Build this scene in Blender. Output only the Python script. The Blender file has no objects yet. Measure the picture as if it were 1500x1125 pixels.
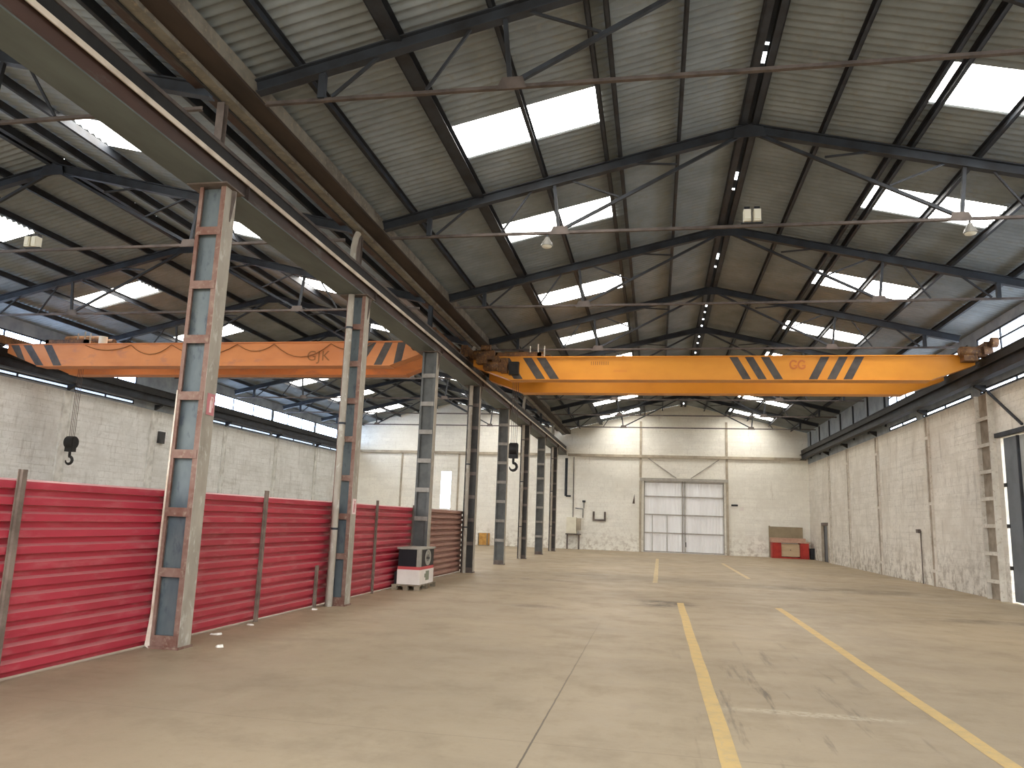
import bpy, math, random
from mathutils import Vector, Matrix
random.seed(7)
S = bpy.context.scene
COL = S.collection
PI = math.pi

# ------------------------------------------------------------------ layout (metres)
Y0, BAY = 9.013, 5.166
def YK(k): return Y0 + BAY * k
YEND = YK(8)                       # end wall
YF = -2.4                          # unseen front end, cut short and open to let sky light in
XW, XL = 9.31, -20.95              # inner faces of the right and left wall
RM, RLH = 1.74, -13.45             # ridges of main hall and left hall
ZR, SL = 9.515, 0.2357             # sheet height at ridge, slope
def roof_z(x, ridge): return ZR - SL * abs(x - ridge)

# ------------------------------------------------------------------ materials
MATS = {}
def lin(c):
    return tuple(((v / 255) / 12.92 if v / 255 <= 0.04045 else ((v / 255 + 0.055) / 1.055) ** 2.4) for v in c) + (1,)
def newmat(name):
    m = bpy.data.materials.new(name); m.use_nodes = True
    nt = m.node_tree; b = nt.nodes['Principled BSDF']
    MATS[name] = m
    return m, nt, b
def N(nt, t, **kw):
    n = nt.nodes.new(t)
    for k, v in kw.items(): setattr(n, k, v)
    return n
def noise(nt, vec, scale, detail=4, rough=0.6):
    n = N(nt, 'ShaderNodeTexNoise'); n.inputs['Scale'].default_value = scale
    n.inputs['Detail'].default_value = detail; n.inputs['Roughness'].default_value = rough
    nt.links.new(vec, n.inputs['Vector']); return n.outputs['Fac']
def ramp(nt, fac, a, b, ca=(0, 0, 0, 1), cb=(1, 1, 1, 1)):
    r = N(nt, 'ShaderNodeValToRGB'); e = r.color_ramp.elements
    e[0].position, e[1].position = a, b; e[0].color, e[1].color = ca, cb
    nt.links.new(fac, r.inputs['Fac']); return r.outputs['Color']
def mix(nt, fac, a, b, mode='MIX'):
    m = N(nt, 'ShaderNodeMix', data_type='RGBA', blend_type=mode)
    for sock, v in ((m.inputs['Factor'], fac), (m.inputs['A'], a), (m.inputs['B'], b)):
        if isinstance(v, (int, float, tuple)): sock.default_value = v
        else: nt.links.new(v, sock)
    return m.outputs['Result']
def coords(nt, scale=(1, 1, 1)):
    t = N(nt, 'ShaderNodeTexCoord'); mp = N(nt, 'ShaderNodeMapping')
    mp.inputs['Scale'].default_value = scale
    nt.links.new(t.outputs['Object'], mp.inputs['Vector']); return mp.outputs['Vector']
def math_n(nt, op, a, b=None, clamp=False):
    m = N(nt, 'ShaderNodeMath', operation=op); m.use_clamp = clamp
    for i, v in enumerate((a, b)):
        if v is None: continue
        if isinstance(v, (int, float)): m.inputs[i].default_value = v
        else: nt.links.new(v, m.inputs[i])
    return m.outputs[0]

def mat(name, c1, c2=None, scale=3.0, lo=0.4, hi=0.65, rough=0.6, metal=0.0, stretch=(1, 1, 1), bump=0.0, c3=None):
    m, nt, b = newmat(name)
    b.inputs['Roughness'].default_value = rough; b.inputs['Metallic'].default_value = metal
    b.inputs['Specular IOR Level'].default_value = 0.3
    if c2 is None:
        v = coords(nt); n = noise(nt, v, 6)
        d = tuple(x * 0.86 for x in lin(c1)[:3]) + (1,)
        col = mix(nt, n, lin(c1), d)
    else:
        v = coords(nt, stretch); n = noise(nt, v, scale)
        col = mix(nt, ramp(nt, n, lo, hi), lin(c1), lin(c2))
        if c3:
            n3 = noise(nt, v, scale * 4.7)
            col = mix(nt, ramp(nt, n3, 0.55, 0.68), col, lin(c3))
    nt.links.new(col, b.inputs['Base Color'])
    if bump:
        bp = N(nt, 'ShaderNodeBump'); bp.inputs['Strength'].default_value = bump; bp.inputs['Distance'].default_value = 0.02
        nt.links.new(noise(nt, coords(nt), 40), bp.inputs['Height']); nt.links.new(bp.outputs['Normal'], b.inputs['Normal'])
    return m
def emit(name, c, strength, spots=False):
    m, nt, b = newmat(name)
    b.inputs['Base Color'].default_value = (0.5, 0.5, 0.5, 1)
    b.inputs['Roughness'].default_value = 0.8
    b.inputs['Emission Strength'].default_value = strength
    col = lin(c)
    if spots:
        v = coords(nt)
        n = noise(nt, v, 7.0, 3)
        col = mix(nt, ramp(nt, n, 0.66, 0.72), lin(c), tuple(x * 0.05 for x in lin(c)[:3]) + (1,))
        nt.links.new(col, b.inputs['Emission Color'])
    else:
        b.inputs['Emission Color'].default_value = col
    return m

def blockwall(name, axis, paint, grey, mortar, dirt, dirtlow=0.52, gmix=(0.45, 0.7)):
    m, nt, b = newmat(name)
    b.inputs['Roughness'].default_value = 0.85; b.inputs['Specular IOR Level'].default_value = 0.15
    t = N(nt, 'ShaderNodeTexCoord'); sp = N(nt, 'ShaderNodeSeparateXYZ'); cb = N(nt, 'ShaderNodeCombineXYZ')
    nt.links.new(t.outputs['Object'], sp.inputs[0])
    nt.links.new(sp.outputs[axis], cb.inputs[0]); nt.links.new(sp.outputs['Z'], cb.inputs[1])
    br = N(nt, 'ShaderNodeTexBrick'); br.offset = 0.5
    br.inputs['Scale'].default_value = 1.0; br.inputs['Brick Width'].default_value = 0.5
    br.inputs['Row Height'].default_value = 0.25; br.inputs['Mortar Size'].default_value = 0.012
    br.inputs['Mortar Smooth'].default_value = 0.3
    p = lin(paint)[:3]
    br.inputs['Color1'].default_value = lin(paint)
    br.inputs['Color2'].default_value = tuple(x * 0.9 for x in p) + (1,)
    br.inputs['Mortar'].default_value = lin(mortar)
    nt.links.new(cb.outputs[0], br.inputs['Vector'])
    v = t.outputs['Object']
    n1 = noise(nt, v, 0.8, 6, 0.65)
    nj = noise(nt, v, 0.9, 5, 0.7)
    base = mix(nt, ramp(nt, nj, 0.38, 0.62), br.outputs['Color'], lin(paint))      # joints partly filled by old paint
    ns = N(nt, 'ShaderNodeMapping'); ns.inputs['Scale'].default_value = (0.35, 0.35, 5); nt.links.new(v, ns.inputs['Vector'])
    nb = noise(nt, ns.outputs['Vector'], 1.0, 6, 0.7)
    base = mix(nt, math_n(nt, 'MULTIPLY', ramp(nt, nb, 0.5, 0.66), 0.55), base, lin(mortar))
    nf = noise(nt, v, 9, 5, 0.75)
    base = mix(nt, math_n(nt, 'MULTIPLY', ramp(nt, nf, 0.52, 0.7), 0.4), base, lin(dirt))
    col = mix(nt, ramp(nt, n1, *gmix), base, lin(grey))
    # dark scuffs, streaked down the wall
    mp = N(nt, 'ShaderNodeMapping'); mp.inputs['Scale'].default_value = (3, 3, 0.6); nt.links.new(v, mp.inputs['Vector'])
    n2 = noise(nt, mp.outputs['Vector'], 1.3, 8, 0.7)
    d = ramp(nt, n2, dirtlow, dirtlow + 0.22)
    col = mix(nt, math_n(nt, 'MULTIPLY', d, 0.6), col, lin(dirt))
    # worn skirting: the lowest metre is rubbed bare in patches
    low = math_n(nt, 'SUBTRACT', 1.0, math_n(nt, 'DIVIDE', sp.outputs['Z'], 1.6), True)
    n3 = noise(nt, v, 3.2, 6, 0.7)
    wear = math_n(nt, 'MULTIPLY', low, ramp(nt, n3, 0.48, 0.6))
    col = mix(nt, math_n(nt, 'MULTIPLY', wear, 0.75), col, lin(dirt))
    nt.links.new(col, b.inputs['Base Color'])
    bp = N(nt, 'ShaderNodeBump'); bp.inputs['Strength'].default_value = 0.35; bp.inputs['Distance'].default_value = 0.015
    bp.invert = True
    nt.links.new(br.outputs['Fac'], bp.inputs['Height']); nt.links.new(bp.outputs['Normal'], b.inputs['Normal'])
    return m

def concrete():
    m, nt, b = newmat('concrete_floor')
    t = N(nt, 'ShaderNodeTexCoord'); v = t.outputs['Object']
    sp = N(nt, 'ShaderNodeSeparateXYZ'); nt.links.new(v, sp.inputs[0])
    n1 = noise(nt, v, 0.22, 6, 0.6)
    col = mix(nt, ramp(nt, n1, 0.36, 0.66), lin((155, 138, 113)), lin((172, 154, 126)))
    n2 = noise(nt, v, 1.1, 8, 0.7)
    col = mix(nt, math_n(nt, 'MULTIPLY', ramp(nt, n2, 0.5, 0.72), 0.45), col, lin((128, 113, 93)))
    mp = N(nt, 'ShaderNodeMapping'); mp.inputs['Scale'].default_value = (0.55, 0.16, 1); nt.links.new(v, mp.inputs['Vector'])
    n3 = noise(nt, mp.outputs['Vector'], 2.0, 7, 0.65)
    col = mix(nt, math_n(nt, 'MULTIPLY', ramp(nt, n3, 0.56, 0.7), 0.28), col, lin((186, 169, 142)))
    mp2 = N(nt, 'ShaderNodeMapping'); mp2.inputs['Scale'].default_value = (0.25, 1.2, 1); nt.links.new(v, mp2.inputs['Vector'])
    n5 = noise(nt, mp2.outputs['Vector'], 1.0, 7, 0.65)
    col = mix(nt, math_n(nt, 'MULTIPLY', ramp(nt, n5, 0.55, 0.7), 0.26), col, lin((130, 115, 95)))
    n4 = noise(nt, v, 14, 5, 0.7)
    col = mix(nt, math_n(nt, 'MULTIPLY', ramp(nt, n4, 0.55, 0.75), 0.2), col, lin((110, 98, 84)))
    # tyre scuffs between the yellow lines
    mp3 = N(nt, 'ShaderNodeMapping'); mp3.inputs['Scale'].default_value = (5.5, 0.5, 1); mp3.inputs['Rotation'].default_value = (0, 0, 0.12)
    nt.links.new(v, mp3.inputs['Vector'])
    n6 = noise(nt, mp3.outputs['Vector'], 1.0, 5, 0.6)
    def bandx(c, w): return math_n(nt, 'SUBTRACT', 1.0, math_n(nt, 'DIVIDE', math_n(nt, 'ABSOLUTE', math_n(nt, 'SUBTRACT', sp.outputs['X'], c)), w), True)
    def bandy(c, w): return math_n(nt, 'SUBTRACT', 1.0, math_n(nt, 'DIVIDE', math_n(nt, 'ABSOLUTE', math_n(nt, 'SUBTRACT', sp.outputs['Y'], c)), w), True)
    ty = math_n(nt, 'MULTIPLY', math_n(nt, 'MULTIPLY', bandx(1.3, 1.6), bandy(8.0, 6.0)), ramp(nt, n6, 0.58, 0.68))
    col = mix(nt, math_n(nt, 'MULTIPLY', ty, 1.3, True), col, lin((108, 97, 82)))
    # dark oil stain and other blotches
    for (cx, cy, wx, wy, a) in ((0.1, 17.8, 0.9, 0.9, 1.0), (-2.5, 15.9, 0.7, 0.35, 0.5), (6.6, 17.6, 1.8, 0.5, 0.5), (-3.3, 23, 1.6, 0.5, 0.45), (5.5, 24.5, 3.5, 1.2, 0.35)):
        s = math_n(nt, 'MULTIPLY', bandx(cx, wx), bandy(cy, wy))
        s = math_n(nt, 'MULTIPLY', math_n(nt, 'MULTIPLY', s, 2.2, True), a)
        s = math_n(nt, 'MULTIPLY', s, ramp(nt, n2, 0.35, 0.55))
        col = mix(nt, s, col, lin((88, 76, 62)))
    # whitish drag mark
    s = math_n(nt, 'MULTIPLY', bandx(1.45, 1.0), bandy(8.03, 0.12))
    s = math_n(nt, 'MULTIPLY', math_n(nt, 'MULTIPLY', s, 3, True), ramp(nt, n4, 0.4, 0.55))
    col = mix(nt, math_n(nt, 'MULTIPLY', s, 0.6), col, lin((196, 183, 160)))
    # saw-cut joint
    j = math_n(nt, 'MULTIPLY', math_n(nt, 'LESS_THAN', math_n(nt, 'ABSOLUTE', math_n(nt, 'SUBTRACT', math_n(nt, 'ADD', sp.outputs['X'], math_n(nt, 'MULTIPLY', n2, 0.03)), -0.93)), 0.008), bandy(6, 9))
    col = mix(nt, math_n(nt, 'MULTIPLY', j, 1.0, True), col, lin((95, 84, 70)))
    for yy in (6.35, 11.9, 17.1, 22.3):
        j2 = math_n(nt, 'LESS_THAN', math_n(nt, 'ABSOLUTE', math_n(nt, 'SUBTRACT', math_n(nt, 'ADD', sp.outputs['Y'], math_n(nt, 'MULTIPLY', n2, 0.08)), yy)), 0.008)
        col = mix(nt, math_n(nt, 'MULTIPLY', j2, 0.3), col, lin((110, 98, 84)))
    nt.links.new(col, b.inputs['Base Color'])
    b.inputs['Specular IOR Level'].default_value = 0.25
    nt.links.new(ramp(nt, n2, 0.3, 0.7, (0.42, 0.42, 0.42, 1), (0.62, 0.62, 0.62, 1)), b.inputs['Roughness'])
    bp = N(nt, 'ShaderNodeBump'); bp.inputs['Strength'].default_value = 0.08; bp.inputs['Distance'].default_value = 0.02
    nt.links.new(n4, bp.inputs['Height']); nt.links.new(bp.outputs['Normal'], b.inputs['Normal'])
    return m

M = {}
M['floor'] = concrete()
M['wall_end'] = blockwall('painted_block_wall', 'X', (246, 242, 230), (232, 227, 214), (226, 221, 208), (184, 172, 154), 0.6)
M['wall_right'] = blockwall('worn_white_block_wall', 'Y', (224, 218, 206), (204, 196, 182), (198, 191, 177), (140, 128, 112), 0.55)
M['wall_left'] = blockwall('grey_block_wall', 'Y', (222, 222, 218), (200, 199, 193), (190, 188, 180), (148, 142, 132), 0.54)
M['sheet'] = mat('fibre_cement_sheet', (136, 142, 144), (116, 121, 122), 1.2, 0.35, 0.7, 0.85, c3=(128, 130, 127))
M['cladding'] = mat('dull_grey_cladding', (160, 168, 174), (134, 142, 150), 1.5, rough=0.6)
M['dark_steel'] = mat('dark_blue_steel', (50, 54, 60), (38, 38, 40), 2.0, rough=0.6)
M['tie_steel'] = mat('brown_grey_steel', (92, 82, 76), (68, 60, 56), 3.0, rough=0.6)
M['rust'] = mat('rusty_red_oxide_steel', (130, 104, 92), (108, 74, 62), 3.0, rough=0.8, c3=(140, 120, 104))
M['rust_dull'] = mat('brown_painted_steel', (112, 100, 92), (84, 74, 68), 3.0, rough=0.7)
M['panel'] = mat('slate_blue_steel', (80, 88, 92), (104, 110, 108), 2.2, rough=0.5, stretch=(1, 1, 0.4), c3=(72, 78, 84))
M['panel_dark'] = mat('charcoal_steel', (94, 94, 91), (76, 76, 74), 2.2, rough=0.55)
M['pipe_column'] = mat('dark_brown_grey_steel', (66, 62, 58), (50, 47, 45), 2.2, rough=0.55)
M['batten_pale'] = mat('pale_grey_batten', (150, 144, 136), (120, 114, 106), 3.0, rough=0.6)
M['pale'] = mat('pale_grey_paint', (168, 159, 144), (140, 131, 118), 2.0, rough=0.6, stretch=(1, 1, 0.5), c3=(186, 180, 168))
M['chalk'] = mat('chalky_white_edge', (214, 200, 184), (180, 160, 140), 4.0, rough=0.8)
M['green_grey'] = mat('green_grey_steel', (92, 98, 94), (78, 82, 78), 1.5, rough=0.6, stretch=(1, 0.3, 1))
M['brown_web'] = mat('brown_girder_web', (76, 56, 48), (60, 50, 45), 1.2, rough=0.65, stretch=(1, 0.3, 1), c3=(84, 80, 74))
M['rail_light'] = mat('pale_flange_edge', (212, 198, 180), (176, 160, 142), 2.0, rough=0.5)  # paler strip along the top flange edge
M['black_steel'] = mat('sooty_black_steel', (40, 38, 36), (28, 26, 25), 3.0, rough=0.6)
M['dark_brown'] = mat('dark_brown_timber', (66, 54, 46), (50, 42, 36), 2.0, rough=0.8, stretch=(1, .3, 1))
M['gutter'] = mat('weathered_gutter', (128, 122, 110), (100, 93, 83), 2.5, rough=0.7, c3=(142, 130, 112))
M['orange'] = mat('crane_orange_paint', (222, 148, 48), (210, 136, 42), 0.9, rough=0.45, stretch=(0.6, 1, 1))
M['orange_dirty'] = mat('dusty_orange_paint', (212, 138, 82), (194, 120, 70), 0.8, rough=0.55, stretch=(0.5, 1, 1), c3=(190, 124, 84))
M['stripe'] = mat('grey_black_stripe', (84, 78, 72), (66, 60, 58), 3.0, rough=0.6)
M['crane_rust'] = mat('oily_brown_machinery', (112, 76, 44), (66, 46, 34), 4.0, rough=0.6, c3=(140, 104, 52))
M['text_ink'] = mat('faded_dark_ink', (140, 92, 52), rough=0.7)
M['text_red'] = mat('faded_red_ink', (204, 118, 58), rough=0.7)
M['red'] = mat('red_painted_sheet', (180, 48, 64), (158, 38, 54), 1.6, rough=0.35, stretch=(1, 0.3, 1), c3=(188, 72, 82))
def dusty(name, c1, c2, dust):  # patchy dust, plus rib ledges coloured pale to look sky-lit
    m, nt, b = newmat(name); b.inputs['Roughness'].default_value = 0.4
    v = coords(nt, (1, 0.3, 1)); col = mix(nt, ramp(nt, noise(nt, v, 1.6), 0.4, 0.65), lin(c1), lin(c2))
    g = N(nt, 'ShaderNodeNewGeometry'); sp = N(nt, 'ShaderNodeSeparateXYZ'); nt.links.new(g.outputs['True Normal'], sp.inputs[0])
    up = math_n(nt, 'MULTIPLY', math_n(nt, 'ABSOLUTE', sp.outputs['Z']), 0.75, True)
    col = mix(nt, math_n(nt, 'MULTIPLY', math_n(nt, 'GREATER_THAN', math_n(nt, 'ABSOLUTE', sp.outputs['Z']), 0.5), 0.8), col, lin(dust))  # sky-lit rib ledges painted into the colour by face normal
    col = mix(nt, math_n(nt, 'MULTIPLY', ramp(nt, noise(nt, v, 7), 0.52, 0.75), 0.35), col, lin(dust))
    nt.links.new(col, b.inputs['Base Color']); return m
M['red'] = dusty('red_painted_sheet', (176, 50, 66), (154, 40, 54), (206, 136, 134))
M['red_faded'] = mat('dusty_faded_red_sheet', (160, 124, 108), (146, 104, 92), 1.5, rough=0.6)
M['post'] = mat('weathered_post', (128, 112, 100), (98, 84, 74), 4.0, rough=0.7)
M['pallet'] = mat('grey_pallet_wood', (150, 138, 118), (118, 106, 88), 5.0, rough=0.8)
M['carton_white'] = mat('white_box_board', (232, 224, 214), (220, 210, 200), 2.0, rough=0.6)
M['carton_grey'] = mat('grey_box_board', (168, 164, 152), (148, 144, 132), 2.0, rough=0.6)
M['black'] = mat('black_plastic', (30, 30, 34), rough=0.45)
M['soft_red'] = mat('pinkish_red_band', (196, 84, 84), rough=0.6)
M['mark_green'] = mat('grey_green_print', (140, 142, 122), rough=0.7)
M['door_white'] = mat('white_door_sheet', (250, 250, 250), (242, 241, 240), 0.8, rough=0.5, stretch=(2, 1, 0.3))
M['door_rail'] = mat('grey_door_rail', (180, 174, 164), (160, 154, 144), 3.0, rough=0.6)
M['beige_steel'] = mat('beige_painted_steel', (186, 174, 154), (160, 148, 130), 2.0, rough=0.7)
M['wall_steel'] = mat('whitewashed_column_steel', (212, 205, 192), (192, 184, 170), 2.4, rough=0.75, c3=(178, 167, 150))
M['seam'] = mat('dark_web_recess', (164, 152, 136), (134, 122, 106), 2.4, rough=0.85)  # darker tone for the recessed column webs
M['wall_steel_grey'] = mat('grey_painted_column_steel', (214, 213, 207), (184, 182, 175), 2.4, rough=0.75)
M['cabinet'] = mat('cream_cabinet_paint', (232, 226, 204), (220, 212, 190), 2.0, rough=0.5)
M['bench_red'] = mat('red_workbench_paint', (186, 58, 46), (160, 44, 38), 3.0, rough=0.5)
M['ply'] = mat('pale_plywood', (206, 182, 148), (190, 164, 130), 2.0, rough=0.7, stretch=(0.4, 1, 2))
M['board'] = mat('drab_hardboard', (156, 142, 116), (144, 130, 106), 2.0, rough=0.8)
M['bench_top'] = mat('pinkish_bench_top', (196, 160, 138), (178, 140, 120), 3.0, rough=0.6)
M['door_blue'] = mat('slate_door_sheet', (104, 109, 113), (86, 91, 95), 1.2, rough=0.5)
M['door_pale'] = mat('pale_grey_door_sheet', (170, 172, 168), (152, 156, 152), 1.2, rough=0.5)
M['yellow'] = mat('worn_yellow_line_paint', (204, 172, 112), (186, 160, 112), 5.0, 0.45, 0.7, rough=0.6, c3=(184, 162, 124))
M['yellow_faded'] = mat('rubbed_out_line_paint', (208, 186, 140), (180, 160, 124), 4.0, rough=0.6)
M['lamp_white'] = mat('pale_lamp_housing', (222, 218, 200), rough=0.5)
M['lamp_grey'] = mat('grey_lamp_dome', (120, 118, 112), rough=0.4)
M['scrap'] = mat('white_paper_scrap', (232, 226, 214), rough=0.8)
M['sign_white'] = mat('sign_white', (232, 206, 200), rough=0.5)
M['sign_red'] = mat('sign_red', (190, 120, 122), rough=0.5)
M['crate'] = mat('orange_wood_crate', (206, 158, 84), (180, 130, 66), 4.0, rough=0.7)
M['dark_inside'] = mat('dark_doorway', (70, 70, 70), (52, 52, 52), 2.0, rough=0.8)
M['skylight'] = emit('daylit_skylight_sheet', (255, 251, 244), 16.0, True)
M['window'] = emit('daylit_window_pane', (222, 236, 255), 8.0)
M['window_blue'] = emit('daylit_bluish_pane', (196, 220, 255), 12.0)
M['window_soft'] = emit('daylit_milky_pane', (200, 218, 244), 1.4)

# ------------------------------------------------------------------ mesh helpers
class MB:
    def __init__(s): s.v = []; s.f = []; s.m = []; s.sm = []
    def add(s, vs, fs, mi=0, smooth=False):
        o = len(s.v); s.v += [tuple(p) for p in vs]
        for f in fs: s.f.append([i + o for i in f]); s.m.append(mi); s.sm.append(smooth)
        return s
    def box(s, x0, x1, y0, y1, z0, z1, mi=0):
        vs = [(x, y, z) for z in (z0, z1) for y in (y0, y1) for x in (x0, x1)]
        return s.add(vs, [(0, 2, 3, 1), (4, 5, 7, 6), (0, 1, 5, 4), (2, 6, 7, 3), (0, 4, 6, 2), (1, 3, 7, 5)], mi)
    def bar(s, p, q, w, h, up=(0, 0, 1), mi=0):      # rectangular bar, h along 'up'
        p, q = Vector(p), Vector(q); d = (q - p).normalized()
        sd = d.cross(Vector(up))
        if sd.length < 1e-4: sd = d.cross(Vector((0, 1, 0)))
        sd.normalize(); u = sd.cross(d).normalized()
        vs = [c + sd * a * w / 2 + u * b * h / 2 for c in (p, q) for b in (-1, 1) for a in (-1, 1)]
        return s.add(vs, [(0, 1, 3, 2), (4, 6, 7, 5), (0, 4, 5, 1), (2, 3, 7, 6), (0, 2, 6, 4), (1, 5, 7, 3)], mi)
    def ibeam(s, p, q, w, h, t=0.016, up=(0, 0, 1), mi=0):
        p, q = Vector(p), Vector(q); d = (q - p).normalized(); sd = d.cross(Vector(up)).normalized(); u = sd.cross(d)
        s.bar(p, q, t, h - 2 * t, up, mi)
        for b in (-1, 1): s.bar(p + u * b * (h - t) / 2, q + u * b * (h - t) / 2, w, t, up, mi)
        return s
    def tube(s, pts, r, n=10, mi=0):
        pts = [Vector(p) for p in pts]; rings = []; prev = None
        for i, p in enumerate(pts):
            d = ((pts[min(i + 1, len(pts) - 1)]) - pts[max(i - 1, 0)]).normalized()
            if prev is None:
                a = d.cross(Vector((0, 0, 1)))
                if a.length < 1e-3: a = d.cross(Vector((0, 1, 0)))
            else: a = prev - d * prev.dot(d)
            a.normalize(); b = d.cross(a); prev = a
            rr = r[i] if isinstance(r, (list, tuple)) else r
            rings.append([p + (a * math.cos(2 * PI * k / n) + b * math.sin(2 * PI * k / n)) * rr for k in range(n)])
        vs = [v for rg in rings for v in rg]; fs = []
        for i in range(len(pts) - 1):
            for k in range(n):
                fs.append((i * n + k, i * n + (k + 1) % n, (i + 1) * n + (k + 1) % n, (i + 1) * n + k))
        s.add(vs, fs, mi, True)
        s.add(rings[0], [tuple(range(n))[::-1]], mi); s.add(rings[-1], [tuple(range(n))], mi)
        return s
    def prism(s, poly, axis, a, b, mi=0):            # polygon in the two other axes, extruded from a to b
        def P(u, w, t):
            return {'x': (t, u, w), 'y': (u, t, w), 'z': (u, w, t)}[axis]
        n = len(poly)
        vs = [P(u, w, a) for u, w in poly] + [P(u, w, b) for u, w in poly]
        fs = [tuple(range(n)), tuple(range(n, 2 * n))[::-1]] + [(i, i + n, (i + 1) % n + n, (i + 1) % n) for i in range(n)]
        return s.add(vs, fs, mi)
    def quad(s, a, b, c, d, mi=0): return s.add([a, b, c, d], [(0, 1, 2, 3)], mi)

def build(name, mb, mats, parent=None, loc=None):
    if not isinstance(mats, (list, tuple)): mats = [mats]
    if loc is None: loc = tuple(parent['_loc']) if parent is not None else (0, 0, 0)
    me = bpy.data.meshes.new(name)
    me.from_pydata([(x - loc[0], y - loc[1], z - loc[2]) for x, y, z in mb.v], [], mb.f)
    for m in mats: me.materials.append(M[m])
    for p, mi, sm in zip(me.polygons, mb.m, mb.sm): p.material_index = mi; p.use_smooth = sm
    me.validate(); me.update()
    import bmesh
    bm = bmesh.new(); bm.from_mesh(me); bmesh.ops.recalc_face_normals(bm, faces=bm.faces[:]); bm.to_mesh(me); bm.free()
    o = bpy.data.objects.new(name, me); COL.objects.link(o)
    if parent is not None:
        o.parent = parent
        o['_loc'] = loc
        if parent.parent is not None or parent.type != 'EMPTY': pass
    else: o.location = loc
    return o
def tag(o, label, cat, group=None):
    o['label'] = label; o['category'] = cat
    if group: o['group'] = group
    return o
def thing(name, label, cat, loc, group=None):
    o = bpy.data.objects.new(name, None); COL.objects.link(o); o.location = loc; o['_loc'] = loc
    o.empty_display_size = 0.2
    return tag(o, label, cat, group)
def single(name, mb, mats, label, cat, loc, group=None): return tag(build(name, mb, mats, None, loc), label, cat, group)
def struct(name, mb, mats, loc=(0, 0, 0)):
    o = build(name, mb, mats, None, loc); o['kind'] = 'structure'; return o
def copy_tree(root, delta, label, group=None):
    def cp(o, par):
        c = o.copy(); COL.objects.link(c)
        if par is not None: c.parent = par
        for ch in list(o.children): cp(ch, c)
        return c
    r = cp(root, None); r.location = Vector(root.location) + Vector(delta); r['label'] = label
    if group: r['group'] = group
    return r
ORD = ['first', 'second', 'third', 'fourth', 'fifth', 'sixth', 'seventh', 'eighth', 'ninth', 'tenth']

# ------------------------------------------------------------------ setting: floor, walls, roof
struct('floor', MB().box(XL - 0.3, XW + 2.5, YF - 4, YEND + 0.3, -0.15, 0), 'floor')

def wall_with_holes(mb, axis, face, thick, a0, a1, z0, z1, holes):
    """wall slab along axis ('y' -> wall at x=face), cut around rectangular holes (a0,a1,z0,z1)"""
    cuts = sorted(set([a0, a1] + [h[0] for h in holes] + [h[1] for h in holes]))
    for u0, u1 in zip(cuts[:-1], cuts[1:]):
        zs = sorted(set([z0, z1] + [z for h in holes for z in (h[2], h[3]) if h[0] <= u0 and h[1] >= u1]))
        for w0, w1 in zip(zs[:-1], zs[1:]):
            if any(h[0] <= u0 and h[1] >= u1 and h[2] <= w0 and h[3] >= w1 for h in holes): continue
            lo, hi = min(face, face + thick), max(face, face + thick)
            if axis == 'y': mb.box(lo, hi, u0, u1, w0, w1)
            else: mb.box(u0, u1, lo, hi, w0, w1)
    return mb

# right wall: block work, big door opening near, small doorway far
DR = (17.2, 23.12, 0, 4.38)
struct('wall_right', wall_with_holes(MB(), 'y', XW, 0.22, YF, YEND, 0, 5.74, [DR, (45.4, 46.95, 0, 2.12)]), 'wall_right')
# upper right: dull cladding with openings for glazing
RG = [(YF + 0.4, 8.6), (9.4, 13.8), (14.6, 19.0), (19.6, 24.2), (24.9, 29.2), (29.9, 33.2)]
holesR = [(a, b, 6.40, 7.42) for a, b in RG] + [(a, b, 5.76, 5.93) for a, b in RG]
struct('wall_right_upper', wall_with_holes(MB(), 'y', XW, 0.1, YF, YEND, 5.74, 7.70, holesR), 'cladding')
for i, y in enumerate((33.6, 36.2, 38.8, 41.4, 44.0, 46.6, 49.2)):
    struct('trim_%d' % (10 + i), MB().box(XW - 0.06, XW - 0.002, y - 0.05, y + 0.05, 6.0, 7.64), 'dark_steel', (XW - .03, y, 6))
# left wall
LG = [(YF + 0.4, 8.6), (9.4, 13.8), (14.6, 19.0), (19.5, 24.1), (24.4, 27.7), (33.2, 39.2), (39.4, 44.7), (44.9, 49.9)]
holesL = [(a, b, 6.40, 7.28) for a, b in LG] + [(a, b, 5.80, 5.98) for a, b in LG]
struct('wall_left', MB().box(XL - 0.22, XL, YF, YEND, 0, 5.74), 'wall_left')
struct('wall_left_upper', wall_with_holes(MB(), 'y', XL, -0.1, YF, YEND, 5.74, 7.70, holesL), 'cladding')
# end wall (both halls, one gable each)
DO = (-0.74, 4.24, 0, 4.47)
SLIT = (-14.2, -13.5, 2.3, 4.76)
mb = MB()
wall_with_holes(mb, 'x', YEND, 0.25, XL - 0.2, XW + 0.2, 0, 7.6, [DO, SLIT])
for r, a, b in ((RM, -5.87, XW + 0.2), (RLH, XL - 0.2, -5.93)):
    mb.prism([(a, 7.6), (b, 7.6), (b, roof_z(b, r) - 0.05), (r, ZR - 0.05), (a, roof_z(a, r) - 0.05)], 'y', YEND, YEND + 0.25)
struct('wall_back', mb, 'wall_end')

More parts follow.
